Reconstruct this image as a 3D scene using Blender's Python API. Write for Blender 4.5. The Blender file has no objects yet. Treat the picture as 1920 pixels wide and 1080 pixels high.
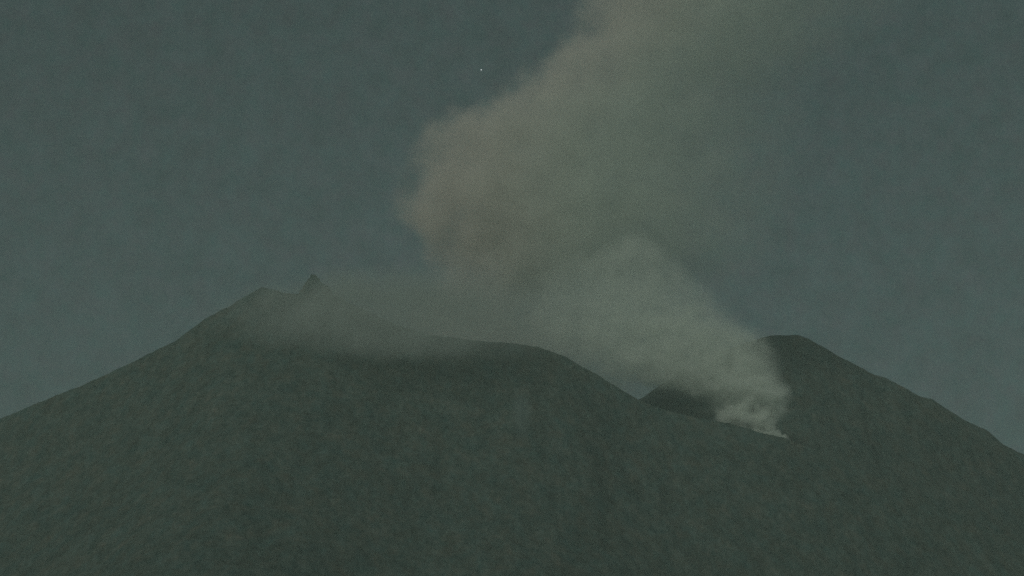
import bpy, bmesh, math, random
import numpy as np

# ------------------------------------------------------------------ camera
scene = bpy.context.scene
HFOV = math.radians(20.0)
ELEV = math.radians(13.0)
CAM_Z = 2.0
cam_d = bpy.data.cameras.new("camera")
cam_d.sensor_width = 36.0
cam_d.lens = 18.0 / math.tan(HFOV / 2)
cam_d.clip_start = 0.5
cam_d.clip_end = 120000.0
cam = bpy.data.objects.new("camera", cam_d)
scene.collection.objects.link(cam)
cam.location = (0, 0, CAM_Z)
cam.rotation_euler = (math.pi / 2 + ELEV, 0, 0)
scene.camera = cam


def at(px, py, Y):
    """World x, z of the point at depth Y seen at pixel (px, py) of the 1920x1080 photograph."""
    k = math.tan(HFOV / 2) / 960.0
    cx, cy = (px - 960) * k, (540 - py) * k
    ce, se = math.cos(ELEV), math.sin(ELEV)
    fy, fz = ce - cy * se, se + cy * ce
    t = Y / fy
    return cx * t, CAM_Z + fz * t


# ------------------------------------------------------------------ sky (moonlit night) and the moon
MOON_EL, MOON_AZ = math.radians(37), math.radians(-155)     # azimuth from +Y, clockwise: behind the camera, to the left
world = bpy.data.worlds.new("World")
scene.world = world
world.use_nodes = True
wn, wl = world.node_tree.nodes, world.node_tree.links
wn.clear()
w_out = wn.new("ShaderNodeOutputWorld")
w_bg = wn.new("ShaderNodeBackground")
w_sky = wn.new("ShaderNodeTexSky")
w_sky.sky_type = 'NISHITA'
w_sky.sun_disc = False
w_sky.sun_elevation = MOON_EL
w_sky.sun_rotation = MOON_AZ
w_sky.air_density, w_sky.dust_density, w_sky.ozone_density = 1.0, 1.0, 1.0
w_hs = wn.new("ShaderNodeHueSaturation")
w_hs.inputs["Saturation"].default_value = 0.12
w_mul = wn.new("ShaderNodeMix")
w_mul.data_type, w_mul.blend_type = 'RGBA', 'MULTIPLY'
w_mul.inputs["Factor"].default_value = 1.0
SKY_TINT = (0.665, 0.965, 0.965, 1)
w_mul.inputs["B"].default_value = SKY_TINT
# a faint mottle put into the sky's colour, imitating blotchy camera grain
w_tc = wn.new("ShaderNodeTexCoord")
w_n1 = wn.new("ShaderNodeTexNoise"); w_n1.inputs["Scale"].default_value = 110; w_n1.inputs["Detail"].default_value = 7; w_n1.inputs["Roughness"].default_value = 0.72
w_mr = wn.new("ShaderNodeMapRange")
w_mr.inputs["From Min"].default_value = 0.25; w_mr.inputs["From Max"].default_value = 0.75
w_mr.inputs["To Min"].default_value = 0.80; w_mr.inputs["To Max"].default_value = 1.20
w_n2 = wn.new("ShaderNodeTexNoise"); w_n2.inputs["Scale"].default_value = 150; w_n2.inputs["Detail"].default_value = 6; w_n2.inputs["Roughness"].default_value = 0.7
w_cm = wn.new("ShaderNodeMix"); w_cm.data_type, w_cm.blend_type = 'RGBA', 'MIX'
w_cm.inputs["A"].default_value = (1.35, 0.92, 1.00, 1)
w_cm.inputs["B"].default_value = (0.65, 1.08, 1.00, 1)
w_m2 = wn.new("ShaderNodeMix"); w_m2.data_type, w_m2.blend_type = 'RGBA', 'MULTIPLY'; w_m2.inputs["Factor"].default_value = 1.0
w_m3 = wn.new("ShaderNodeMix"); w_m3.data_type, w_m3.blend_type = 'RGBA', 'MULTIPLY'; w_m3.inputs["Factor"].default_value = 1.0
w_bg.inputs["Strength"].default_value = 0.0143
wl.new(w_sky.outputs["Color"], w_hs.inputs["Color"])
wl.new(w_hs.outputs["Color"], w_mul.inputs["A"])
wl.new(w_tc.outputs["Generated"], w_n1.inputs["Vector"])
wl.new(w_tc.outputs["Generated"], w_n2.inputs["Vector"])
wl.new(w_n1.outputs["Fac"], w_mr.inputs["Value"])
wl.new(w_n2.outputs["Fac"], w_cm.inputs["Factor"])
wl.new(w_mul.outputs["Result"], w_m2.inputs["A"])
wl.new(w_mr.outputs["Result"], w_m2.inputs["B"])
wl.new(w_m2.outputs["Result"], w_m3.inputs["A"])
wl.new(w_cm.outputs["Result"], w_m3.inputs["B"])
wl.new(w_m3.outputs["Result"], w_bg.inputs["Color"])
wl.new(w_bg.outputs["Background"], w_out.inputs["Surface"])

moon_d = bpy.data.lights.new("moonlight", 'SUN')
moon_d.energy = 0.98
moon_d.color = (0.97, 0.98, 0.86)
moon_d.angle = math.radians(0.5)
moon = bpy.data.objects.new("moonlight", moon_d)
scene.collection.objects.link(moon)
moon.rotation_euler = (math.pi / 2 - MOON_EL, 0, math.pi - MOON_AZ)

vs = scene.view_settings
scene.display_settings.display_device = 'sRGB'
vs.view_transform = 'Standard'
vs.look = 'None'
vs.exposure = 0.0
vs.gamma = 1.0
vs.use_curve_mapping = False
cy = scene.cycles
cy.use_denoising = False
cy.use_adaptive_sampling = True
cy.adaptive_threshold = 0.02
cy.max_bounces = 5
cy.diffuse_bounces = 1
cy.glossy_bounces = 1
cy.volume_bounces = 4
cy.transparent_max_bounces = 16
cy.volume_max_steps = 256


# ------------------------------------------------------------------ helpers
def link(o):
    scene.collection.objects.link(o)
    return o


def mesh_obj(name, verts, faces, mat, smooth=True):
    me = bpy.data.meshes.new(name)
    me.from_pydata([tuple(v) for v in verts], [], faces)
    me.update()
    if smooth:
        me.polygons.foreach_set("use_smooth", [True] * len(me.polygons))
    me.materials.append(mat)
    return link(bpy.data.objects.new(name, me))


def tag(o, label, cat):
    o["label"], o["category"] = label, cat


def perlin(x, y, seed):
    r = np.random.RandomState(seed)
    perm = r.permutation(512)
    ang = r.rand(512) * 2 * np.pi
    gx, gy = np.cos(ang), np.sin(ang)
    xi, yi = np.floor(x).astype(int), np.floor(y).astype(int)
    xf, yf = x - xi, y - yi
    u, v = xf ** 3 * (xf * (xf * 6 - 15) + 10), yf ** 3 * (yf * (yf * 6 - 15) + 10)

    def g(ix, iy, dx, dy):
        h = perm[(perm[ix % 512] + iy) % 512]
        return gx[h] * dx + gy[h] * dy
    a = g(xi, yi, xf, yf); b = g(xi + 1, yi, xf - 1, yf)
    c = g(xi, yi + 1, xf, yf - 1); d = g(xi + 1, yi + 1, xf - 1, yf - 1)
    return (a + u * (b - a)) + v * ((c + u * (d - c)) - (a + u * (b - a)))


def fbm(x, y, seed, octaves=5, gain=0.5):
    s, a = np.zeros_like(x), 1.0
    for k in range(octaves):
        s += a * perlin(x * 2 ** k, y * 2 ** k, seed + k)
        a *= gain
    return s


def ridged(x, y, seed, octaves=4):
    s, a = np.zeros_like(x), 1.0
    for k in range(octaves):
        s += a * (1 - np.abs(perlin(x * 2 ** k, y * 2 ** k, seed + k)) * 2)
        a *= 0.5
    return s


def rock_material(name, dark, mid, light, scale=1.0):
    m = bpy.data.materials.new(name)
    m.use_nodes = True
    n, l = m.node_tree.nodes, m.node_tree.links
    b = n["Principled BSDF"]
    b.inputs["Roughness"].default_value = 0.95
    b.inputs["Specular IOR Level"].default_value = 0.15
    geo = n.new("ShaderNodeNewGeometry")
    a = n.new("ShaderNodeTexNoise"); a.inputs["Scale"].default_value = 0.034 * scale; a.inputs["Detail"].default_value = 6; a.inputs["Roughness"].default_value = 0.65
    c = n.new("ShaderNodeTexNoise"); c.inputs["Scale"].default_value = 0.11 * scale; c.inputs["Detail"].default_value = 6; c.inputs["Roughness"].default_value = 0.75
    mx = n.new("ShaderNodeMath"); mx.operation = 'MULTIPLY_ADD'
    mx.inputs[1].default_value = 0.6
    mx2 = n.new("ShaderNodeMath"); mx2.operation = 'MULTIPLY'; mx2.inputs[1].default_value = 0.4
    ramp = n.new("ShaderNodeValToRGB")
    e = ramp.color_ramp.elements
    e[0].position, e[0].color = 0.36, (*dark, 1)
    e[1].position, e[1].color = 0.64, (*light, 1)
    k = e.new(0.5); k.color = (*mid, 1)
    down = n.new("ShaderNodeVectorMath"); down.operation = 'MULTIPLY'; down.inputs[1].default_value = (1.0, 0.32, 0.6)
    l.new(geo.outputs["Position"], down.inputs[0])
    l.new(down.outputs[0], a.inputs["Vector"]); l.new(down.outputs[0], c.inputs["Vector"])
    l.new(a.outputs["Fac"], mx2.inputs[0])
    l.new(c.outputs["Fac"], mx.inputs[0]); l.new(mx2.outputs[0], mx.inputs[2])
    l.new(mx.outputs[0], ramp.inputs["Fac"])
    # patches of ash, scrub and bare rock differ a little in hue
    h = n.new("ShaderNodeTexNoise"); h.inputs["Scale"].default_value = 0.045 * scale; h.inputs["Detail"].default_value = 5; h.inputs["Roughness"].default_value = 0.7
    hr = n.new("ShaderNodeMix"); hr.data_type = 'RGBA'
    hr.inputs["A"].default_value = (1.6, 0.90, 0.70, 1); hr.inputs["B"].default_value = (0.45, 1.10, 1.30, 1)
    mul = n.new("ShaderNodeMix"); mul.data_type, mul.blend_type = 'RGBA', 'MULTIPLY'; mul.inputs["Factor"].default_value = 1
    l.new(down.outputs[0], h.inputs["Vector"]); l.new(h.outputs["Fac"], hr.inputs["Factor"])
    l.new(ramp.outputs["Color"], mul.inputs["A"]); l.new(hr.outputs["Result"], mul.inputs["B"])
    # a faint paler streak of fresh ash down the middle of the slope
    mp = n.new("ShaderNodeVectorMath"); mp.operation = 'SUBTRACT'; mp.inputs[1].default_value = STREAK
    rot = n.new("ShaderNodeMapping"); rot.vector_type = 'POINT'
    rot.inputs["Rotation"].default_value = (0, math.radians(-22), 0); rot.inputs["Scale"].default_value = (1 / 20.0, 1 / 900.0, 1 / 70.0)
    ln = n.new("ShaderNodeVectorMath"); ln.operation = 'LENGTH'
    sm = n.new("ShaderNodeMapRange"); sm.interpolation_type = 'SMOOTHSTEP'
    sm.inputs["From Min"].default_value = 1.0; sm.inputs["From Max"].default_value = 0.2; sm.inputs["To Max"].default_value = 0.8
    pale = n.new("ShaderNodeMix"); pale.data_type = 'RGBA'; pale.inputs["B"].default_value = (0.120, 0.160, 0.150, 1)
    l.new(geo.outputs["Position"], mp.inputs[0]); l.new(mp.outputs[0], rot.inputs["Vector"]); l.new(rot.outputs[0], ln.inputs[0])
    l.new(ln.outputs["Value"], sm.inputs["Value"]); l.new(sm.outputs["Result"], pale.inputs["Factor"])
    l.new(mul.outputs["Result"], pale.inputs["A"])
    l.new(pale.outputs["Result"], b.inputs["Base Color"])
    bp = n.new("ShaderNodeBump"); bp.inputs["Strength"].default_value = 0.5; bp.inputs["Distance"].default_value = 4.0
    l.new(c.outputs["Fac"], bp.inputs["Height"]); l.new(bp.outputs["Normal"], b.inputs["Normal"])
    return m


_s = at(978, 770, 4250)
STREAK = (_s[0], 4250.0, _s[1])
ROCK = rock_material("volcanic_ash_slope", (0.035, 0.057, 0.048), (0.071, 0.102, 0.087), (0.118, 0.152, 0.132))
ROCK_FAR = rock_material("volcanic_rock", (0.033, 0.054, 0.047), (0.067, 0.096, 0.083), (0.110, 0.142, 0.125))


def axis(parts):
    out = []
    for a, b, s in parts:
        out += list(np.arange(a, b, s))
    out.append(parts[-1][1])
    return np.array(out)


def height_sheet(name, xs, ys, fz, mat):
    X, Y = np.meshgrid(xs, ys)
    Z = fz(X, Y)
    nx, ny = len(xs), len(ys)
    v = np.stack([X.ravel(), Y.ravel(), Z.ravel()], 1)
    i = (np.arange(ny - 1)[:, None] * nx + np.arange(nx - 1)[None, :]).ravel()
    f = np.stack([i, i + 1, i + nx + 1, i + nx], 1)
    me = bpy.data.meshes.new(name)
    me.vertices.add(len(v)); me.vertices.foreach_set("co", v.ravel())
    me.loops.add(len(f) * 4); me.loops.foreach_set("vertex_index", f.ravel())
    me.polygons.add(len(f)); me.polygons.foreach_set("loop_start", np.arange(len(f)) * 4)
    me.update(calc_edges=True); me.validate()
    me.polygons.foreach_set("use_smooth", [True] * len(me.polygons))
    me.materials.append(mat)
    return link(bpy.data.objects.new(name, me))


# ------------------------------------------------------------------ ground and the volcano
YA, YC = 4500.0, 5150.0                                     # depth of the near crest, of the peak behind it
SKY_A = [(-1400, 1180), (-700, 1015), (-300, 890), (0, 785), (80, 751), (160, 719), (250, 678), (330, 637), (385, 597), (430, 573), (470, 549),
         (490, 538), (512, 541), (530, 548), (560, 550), (604, 546), (616, 551), (626, 551), (640, 562), (690, 582), (740, 606), (800, 626), (880, 637), (960, 643), (1010, 650),
         (1060, 668), (1120, 702), (1160, 727), (1200, 750), (1250, 768), (1300, 781), (1370, 794), (1420, 808), (1475, 822),
         (1540, 846), (1620, 882), (1760, 946), (1920, 1020), (2300, 1190), (2800, 1400)]
SKY_C = [(600, 1000), (900, 880), (1050, 810), (1150, 762), (1205, 745), (1228, 727), (1290, 690), (1340, 664), (1390, 644), (1430, 632), (1460, 627), (1492, 627), (1515, 634),
         (1545, 650), (1566, 664), (1600, 681), (1640, 702), (1662, 708), (1680, 718), (1725, 742), (1748, 748), (1760, 756), (1800, 782), (1830, 797), (1850, 806), (1880, 831), (1905, 845), (1960, 868), (2100, 930), (2500, 1090), (3000, 1280)]


def profile(pts, Y):
    p = np.array([at(px, py, Y) for px, py in pts])
    return lambda x: np.interp(x, p[:, 0], p[:, 1])


pA, pC = profile(SKY_A, YA), profile(SKY_C, YC)


def smooth_profile(p, x, w):
    o = np.linspace(-w, w, 13)
    return sum(p(x + k) for k in o) / len(o)


def near_slope(X, Y):
    d = YA - Y                                              # > 0: towards the camera
    f = np.clip(d, 0, None)
    crest = np.exp(-(d / 26.0) ** 2)
    zs = smooth_profile(pA, X, 60 + 0 * X)
    z = zs + (pA(X) - zs) * crest
    drop = np.where(d > 0, 900 * (1 - np.exp(-f * 0.60 / 900)) + 0.10 * f, -d * 0.62)
    z = z - drop
    g = np.clip(np.abs(d) / 130.0, 0, 1)
    spread = 1 + f / 2600.0                                 # gullies fan out downhill
    xr = X / spread
    z = z + g * (4.5 * (ridged(xr / 95, Y / 700 + 3, 11) - 1.2) + 12 * fbm(xr / 260, Y / 500, 31))
    z = z + (0.55 + 0.45 * g) * 3.6 * fbm(X / 26, Y / 34, 51) + 0.9 * fbm(X / 7, Y / 9, 71, 3)
    return np.maximum(z, -3.0)


def far_peak(X, Y):
    d = YC - Y
    f = np.clip(d, 0, None)
    crest = np.exp(-(d / 40.0) ** 2)
    zs = smooth_profile(pC, X, 70)
    z = zs + (pC(X) - zs) * crest - np.where(d > 0, 0.66 * f, -d * 0.6)
    g = np.clip(np.abs(d) / 110.0, 0, 1)
    z = z + g * (5 * (ridged(X / 80, Y / 420 + 9, 111) - 1.2)) + (0.5 + 0.5 * g) * 4.0 * fbm(X / 30, Y / 36, 131) + 0.8 * fbm(X / 8, Y / 9, 151, 3)
    return np.maximum(z, -3.0)


m = height_sheet("mountain", axis([(-4200, -900, 60), (-900, 950, 2.6), (950, 4200, 60)]),
                 axis([(1800, 3300, 50), (3300, 4300, 6), (4300, 4560, 3), (4560, 5000, 12), (5000, 6600, 80)]), near_slope, ROCK)
m["kind"] = "structure"
m = height_sheet("mountain", axis([(-1500, 100, 40), (100, 1000, 3), (1000, 3600, 40)]),
                 axis([(4500, 4700, 20), (4700, 5240, 4), (5240, 7400, 60)]), far_peak, ROCK_FAR)
m["kind"] = "structure"
gv = axis([(-12000, 12000, 150)])
g = height_sheet("ground", gv, gv, lambda X, Y: 4.0 * fbm(X / 900, Y / 900, 201) * np.clip(np.hypot(X, Y) / 600 - 0.3, 0, 1), ROCK)
g["kind"] = "structure"


def pinnacle(px, py_top, py_base, half_px, Y, lean, seed):
    """A craggy rock spire: rings of a jagged cone on the crest."""
    rnd = random.Random(seed)
    x0, zt = at(px, py_top, Y)
    _, zb = at(px, py_base, Y)
    hw = half_px * math.tan(HFOV / 2) / 960 * Y
    verts, faces, nseg = [], [], 18
    prof = [(1.25, -0.55), (1.0, 0.0), (0.92, 0.13), (0.80, 0.30), (0.70, 0.42), (0.58, 0.52), (0.42, 0.64), (0.32, 0.76), (0.25, 0.87), (0.15, 0.96)]
    for r, h in prof:
        for k in range(nseg):
            a = 2 * math.pi * k / nseg
            j = 1 + rnd.uniform(-0.24, 0.24)
            rx = hw * r * j * (1.0 if math.cos(a) < 0 else 1.0 + 0.75 * (1 - h))
            verts.append((x0 + math.cos(a) * rx + lean * h, Y + math.sin(a) * hw * r * j * 0.8, zb + (zt - zb) * h + rnd.uniform(-1, 1) * 1.6))
    verts.append((x0 + lean, Y, zt))
    for i in range(len(prof) - 1):
        for k in range(nseg):
            a, b = i * nseg + k, i * nseg + (k + 1) % nseg
            faces.append((a, b, b + nseg, a + nseg))
    top = (len(prof) - 1) * nseg
    for k in range(nseg):
        faces.append((top + k, top + (k + 1) % nseg, len(verts) - 1))
    faces.append(tuple(reversed(range(nseg))))
    return mesh_obj("rock_spire", verts, faces, ROCK, smooth=False)


o = pinnacle(587, 515, 553, 27, YA + 4, 0.5, 12)
tag(o, "dark pointed rock spire standing on the left summit ridge above the veil of smoke", "rock spire")

# ------------------------------------------------------------------ smoke
X_LO, X_HI = -1000.0, 1400.0


def smoke(name, rows, Y0, depth, dens, albedo, lump, amp, soft, fade_right=0.0, fade_left=0.0, far_albedo=None, step=0.25, hull=1.18, dens_rows=None, aniso=0.0, fine=0.0):
    """Smoke between left and right edges given by height. ROWS: (py, px left, px right); Y0(py), depth(py): the middle and the half depth.
    One closed hull, its volume a procedural density that thins towards the edges and is broken into billows."""
    rows = sorted(rows, key=lambda r: -r[0])
    tab = []
    for py, xl, xr in rows:
        Y = Y0(py)
        a, z = at(xl, py, Y); b, _ = at(xr, py, Y)
        tab.append(((a + b) / 2, (b - a) / 2, Y, depth(py), z, dens_rows(py) if dens_rows else 1.0))
    T = np.array(tab)
    z0, z1 = T[0, 4], T[-1, 4]
    # hull
    nseg, verts, faces = 28, [], []
    zz = np.unique(np.concatenate([T[:, 4], np.linspace(z0, z1, 40)]))
    pad = np.interp(zz, T[:, 4], T[:, 1])
    for z in zz:
        cx, hx, cyy, hy = (np.interp(z, T[:, 4], T[:, k]) for k in range(4))
        for k in range(nseg):
            a = 2 * math.pi * k / nseg
            verts.append((cx + hx * hull * math.cos(a), cyy + hy * hull * math.sin(a), z))
    for i in range(len(zz) - 1):
        for k in range(nseg):
            a, b = i * nseg + k, i * nseg + (k + 1) % nseg
            faces.append((a, b, b + nseg, a + nseg))
    faces.append(tuple(reversed(range(nseg))))
    faces.append(tuple(range((len(zz) - 1) * nseg, len(zz) * nseg)))
    # material
    mat = bpy.data.materials.new(name)
    mat.use_nodes = True
    n, l = mat.node_tree.nodes, mat.node_tree.links
    n.clear()
    out = n.new("ShaderNodeOutputMaterial")
    pv = n.new("ShaderNodeVolumePrincipled")
    pv.inputs["Color"].default_value = (*albedo, 1)
    pv.inputs["Anisotropy"].default_value = aniso
    l.new(pv.outputs["Volume"], out.inputs["Volume"])

    def math_node(op, a, b=None, c=None, clamp=False):
        q = n.new("ShaderNodeMath"); q.operation = op; q.use_clamp = clamp
        for i, v in enumerate((a, b, c)):
            if v is None:
                continue
            if isinstance(v, (int, float)):
                q.inputs[i].default_value = v
            else:
                l.new(v, q.inputs[i])
        return q.outputs[0]

    geo = n.new("ShaderNodeNewGeometry")
    nz = n.new("ShaderNodeTexNoise"); nz.noise_dimensions = '3D'
    nz.inputs["Scale"].default_value = 1.0 / lump; nz.inputs["Detail"].default_value = 5.0; nz.inputs["Roughness"].default_value = 0.62
    l.new(geo.outputs["Position"], nz.inputs["Vector"])
    # the billows push the shape about
    wob = n.new("ShaderNodeVectorMath"); wob.operation = 'MULTIPLY_ADD'
    sub = n.new("ShaderNodeVectorMath"); sub.operation = 'SUBTRACT'; sub.inputs[1].default_value = (0.5, 0.5, 0.5)
    l.new(nz.outputs["Color"], sub.inputs[0])
    l.new(sub.outputs[0], wob.inputs[0]); wob.inputs[1].default_value = (amp, amp, amp * 0.8)
    l.new(geo.outputs["Position"], wob.inputs[2])
    sp = n.new("ShaderNodeSeparateXYZ"); l.new(wob.outputs[0], sp.inputs[0])
    t = math_node('MULTIPLY_ADD', sp.outputs["Z"], 1 / (z1 - z0), -z0 / (z1 - z0), clamp=True)

    def curve(col, lo, hi):
        fc = n.new("ShaderNodeFloatCurve")
        c = fc.mapping.curves[0]
        pts = [((r[4] - z0) / (z1 - z0), (r[col] - lo) / (hi - lo)) for r in T]
        c.points[0].location, c.points[1].location = pts[0], pts[-1]
        for p in pts[1:-1]:
            c.points.new(*p)
        for p in c.points:
            p.handle_type = 'VECTOR'
        fc.mapping.update()
        l.new(t, fc.inputs["Value"])
        return math_node('MULTIPLY_ADD', fc.outputs[0], hi - lo, lo)

    cxo, hxo = curve(0, T[:, 0].min() - 1, T[:, 0].max() + 1), curve(1, 0, T[:, 1].max() + 1)
    cyo, hyo = curve(2, T[:, 2].min() - 1, T[:, 2].max() + 1), curve(3, 0, T[:, 3].max() + 1)
    dno = curve(5, 0, T[:, 5].max() + 0.01)
    u = math_node('DIVIDE', math_node('SUBTRACT', sp.outputs["X"], cxo), hxo)
    v = math_node('DIVIDE', math_node('SUBTRACT', sp.outputs["Y"], cyo), hyo)
    q = math_node('SQRT', math_node('ADD', math_node('MULTIPLY', u, u), math_node('MULTIPLY', v, v)))
    edge = n.new("ShaderNodeMapRange"); edge.interpolation_type = 'SMOOTHSTEP'
    edge.inputs["From Min"].default_value = 1.0; edge.inputs["From Max"].default_value = 1.0 - soft
    l.new(q, edge.inputs["Value"])
    body = edge.outputs["Result"]
    if fade_right:
        fr = n.new("ShaderNodeMapRange"); fr.interpolation_type = 'SMOOTHSTEP'
        fr.inputs["From Min"].default_value = -0.90; fr.inputs["From Max"].default_value = 0.95
        fr.inputs["To Min"].default_value = 1.0; fr.inputs["To Max"].default_value = 1.0 - fade_right
        l.new(u, fr.inputs["Value"])
        body = math_node('MULTIPLY', body, fr.outputs["Result"])
        if far_albedo:                                      # ash-laden and warm at the leading edge, steam behind
            cm = n.new("ShaderNodeMix"); cm.data_type = 'RGBA'
            cm.inputs["A"].default_value = (*albedo, 1); cm.inputs["B"].default_value = (*far_albedo, 1)
            ct = n.new("ShaderNodeMapRange"); ct.interpolation_type = 'SMOOTHSTEP'
            ct.inputs["From Min"].default_value = -0.85; ct.inputs["From Max"].default_value = 0.1
            l.new(u, ct.inputs["Value"]); l.new(ct.outputs["Result"], cm.inputs["Factor"])
            l.new(cm.outputs["Result"], pv.inputs["Color"])
    if fade_left:
        fl = n.new("ShaderNodeMapRange"); fl.interpolation_type = 'SMOOTHSTEP'
        fl.inputs["From Min"].default_value = 0.45; fl.inputs["From Max"].default_value = -0.95
        fl.inputs["To Min"].default_value = 1.0; fl.inputs["To Max"].default_value = 1.0 - fade_left
        l.new(u, fl.inputs["Value"])
        body = math_node('MULTIPLY', body, fl.outputs["Result"])
    # uneven thickness inside
    br = n.new("ShaderNodeMapRange")
    br.inputs["From Min"].default_value = 0.33; br.inputs["From Max"].default_value = 0.66
    br.inputs["To Min"].default_value = 0.05; br.inputs["To Max"].default_value = 2.0
    l.new(nz.outputs["Fac"], br.inputs["Value"])
    body = math_node('MULTIPLY', body, br.outputs["Result"])
    body = math_node('MULTIPLY', body, dno)
    l.new(math_node('MULTIPLY', body, dens), pv.inputs["Density"])
    mat.cycles.volume_step_rate = step
    try:
        mat.cycles.volume_sampling = 'MULTIPLE_IMPORTANCE'
    except Exception:
        pass
    return mesh_obj(name, verts, faces, mat)


MAIN = [(745, 1090, 1290), (730, 1040, 1330), (700, 960, 1370), (670, 860, 1390), (640, 780, 1400), (600, 745, 1410), (560, 755, 1440), (520, 785, 1435), (480, 788, 1495), (450, 775, 1505),
        (425, 750, 1510), (402, 715, 1520), (385, 718, 1530), (360, 735, 1535), (320, 742, 1540), (285, 753, 1545), (250, 770, 1550), (228, 800, 1555),
        (212, 850, 1555), (196, 900, 1555), (172, 930, 1560), (142, 970, 1565), (117, 1012, 1630), (87, 1045, 1670), (50, 1060, 1700), (0, 1068, 1750),
        (-100, 1105, 1820), (-220, 1150, 1740), (-330, 1230, 1740), (-400, 1330, 1700)]
o = smoke("smoke_plume", MAIN, lambda py: 4830 - 0.02 * py, lambda py: 110 if py > 695 else 150 if py > 650 else 170 if py > 520 else 190,
          0.0072, (1.0, 0.945, 0.89), 62, 135, 0.20, fade_right=0.92, far_albedo=(0.90, 0.955, 0.89), step=0.25,
          dens_rows=lambda py: 0.9 if py > 500 else 2.0 if 340 < py < 480 else 1.5 if py > 200 else 1.1)
tag(o, "tall pale plume of smoke bulging left above the summit, its top out of view", "smoke plume")
o["group"] = "smoke plumes rising from the volcano"

VENT = [(832, 1412, 1480), (820, 1395, 1479), (808, 1370, 1466), (795, 1345, 1464), (775, 1328, 1481), (762, 1322, 1479), (745, 1318, 1488), (738, 1270, 1490), (724, 1215, 1482), (712, 1165, 1476),
        (700, 1115, 1476), (680, 1060, 1476), (655, 1010, 1474), (635, 970, 1462), (610, 935, 1422), (590, 925, 1396), (560, 940, 1370), (530, 970, 1340),
        (505, 1010, 1308), (485, 1050, 1280), (468, 1100, 1252), (455, 1140, 1222), (450, 1160, 1200)]
o = smoke("smoke_plume", VENT, lambda py: 4560 + (832 - py) * 0.25, lambda py: 34 if py > 800 else 50 if py > 760 else 70,
          0.031, (0.935, 0.985, 0.925), 30, 56, 0.32, hull=1.6, fade_left=0.70, aniso=-0.16, step=0.22, dens_rows=lambda py: float(np.interp(py, [450, 500, 530, 560, 590, 610, 635, 655, 680, 700, 740, 765, 795, 812], [0.18, 0.2, 0.25, 0.32, 0.44, 0.54, 0.70, 0.82, 1.0, 1.25, 2.0, 3.2, 5.0, 10.0])))
tag(o, "dense white smoke billowing up and left from the bright vent behind the right ridge", "smoke plume")
o["group"] = "smoke plumes rising from the volcano"

VEIL = [(672, 560, 1040), (658, 470, 1075), (645, 410, 1090), (630, 370, 1100), (612, 350, 1100), (592, 350, 1095), (572, 365, 1085), (552, 395, 1060), (536, 435, 1030), (520, 500, 960), (506, 620, 900)]
o = smoke("smoke_veil", VEIL, lambda py: 4436 - 1.9 * max(0, py - 558), lambda py: 85,
          0.0125, (0.70, 0.755, 0.72), 60, 60, 0.72, step=0.3,
          dens_rows=lambda py: {672: 0.15, 658: 0.3, 645: 0.55, 630: 0.8, 612: 1.0, 592: 1.15, 572: 1.35, 552: 1.3, 536: 0.8}.get(py, 0.3))
tag(o, "thin low veil of smoke drifting left across the summit crest below the rock spire", "smoke")
o["kind"] = "stuff"

# ------------------------------------------------------------------ star
sx, sz = at(902.5, 131, 45000)
bm = bmesh.new()
bmesh.ops.create_icosphere(bm, subdivisions=3, radius=9.5)
me = bpy.data.meshes.new("star")
bm.to_mesh(me); bm.free()
ms = bpy.data.materials.new("starlight")
ms.use_nodes = True
ms.node_tree.nodes.clear()
em = ms.node_tree.nodes.new("ShaderNodeEmission")
em.inputs["Color"].default_value = (0.92, 1.0, 1.0, 1); em.inputs["Strength"].default_value = 1.0
mo = ms.node_tree.nodes.new("ShaderNodeOutputMaterial")
ms.node_tree.links.new(em.outputs[0], mo.inputs["Surface"])
me.materials.append(ms)
star = link(bpy.data.objects.new("star", me))
star.location = (sx, 45000, sz)
tag(star, "single bright white star in the dark sky left of the smoke plume", "star")

# ------------------------------------------------------------------ night haze
hb = bmesh.new()
bmesh.ops.create_cube(hb, size=1.0)
me = bpy.data.meshes.new("haze")
hb.to_mesh(me); hb.free()
mh = bpy.data.materials.new("night_haze")
mh.use_nodes = True
mh.node_tree.nodes.clear()
pv = mh.node_tree.nodes.new("ShaderNodeVolumePrincipled")
pv.inputs["Color"].default_value = (0.80, 0.95, 0.88, 1)
pv.inputs["Density"].default_value = 0.00007
mo = mh.node_tree.nodes.new("ShaderNodeOutputMaterial")
mh.node_tree.links.new(pv.outputs["Volume"], mo.inputs["Volume"])
me.materials.append(mh)
haze = link(bpy.data.objects.new("haze", me))
haze.scale = (24200, 24200, 1720)
haze.location = (0, 0, 1720 / 2 - 12)
haze["kind"] = "stuff"
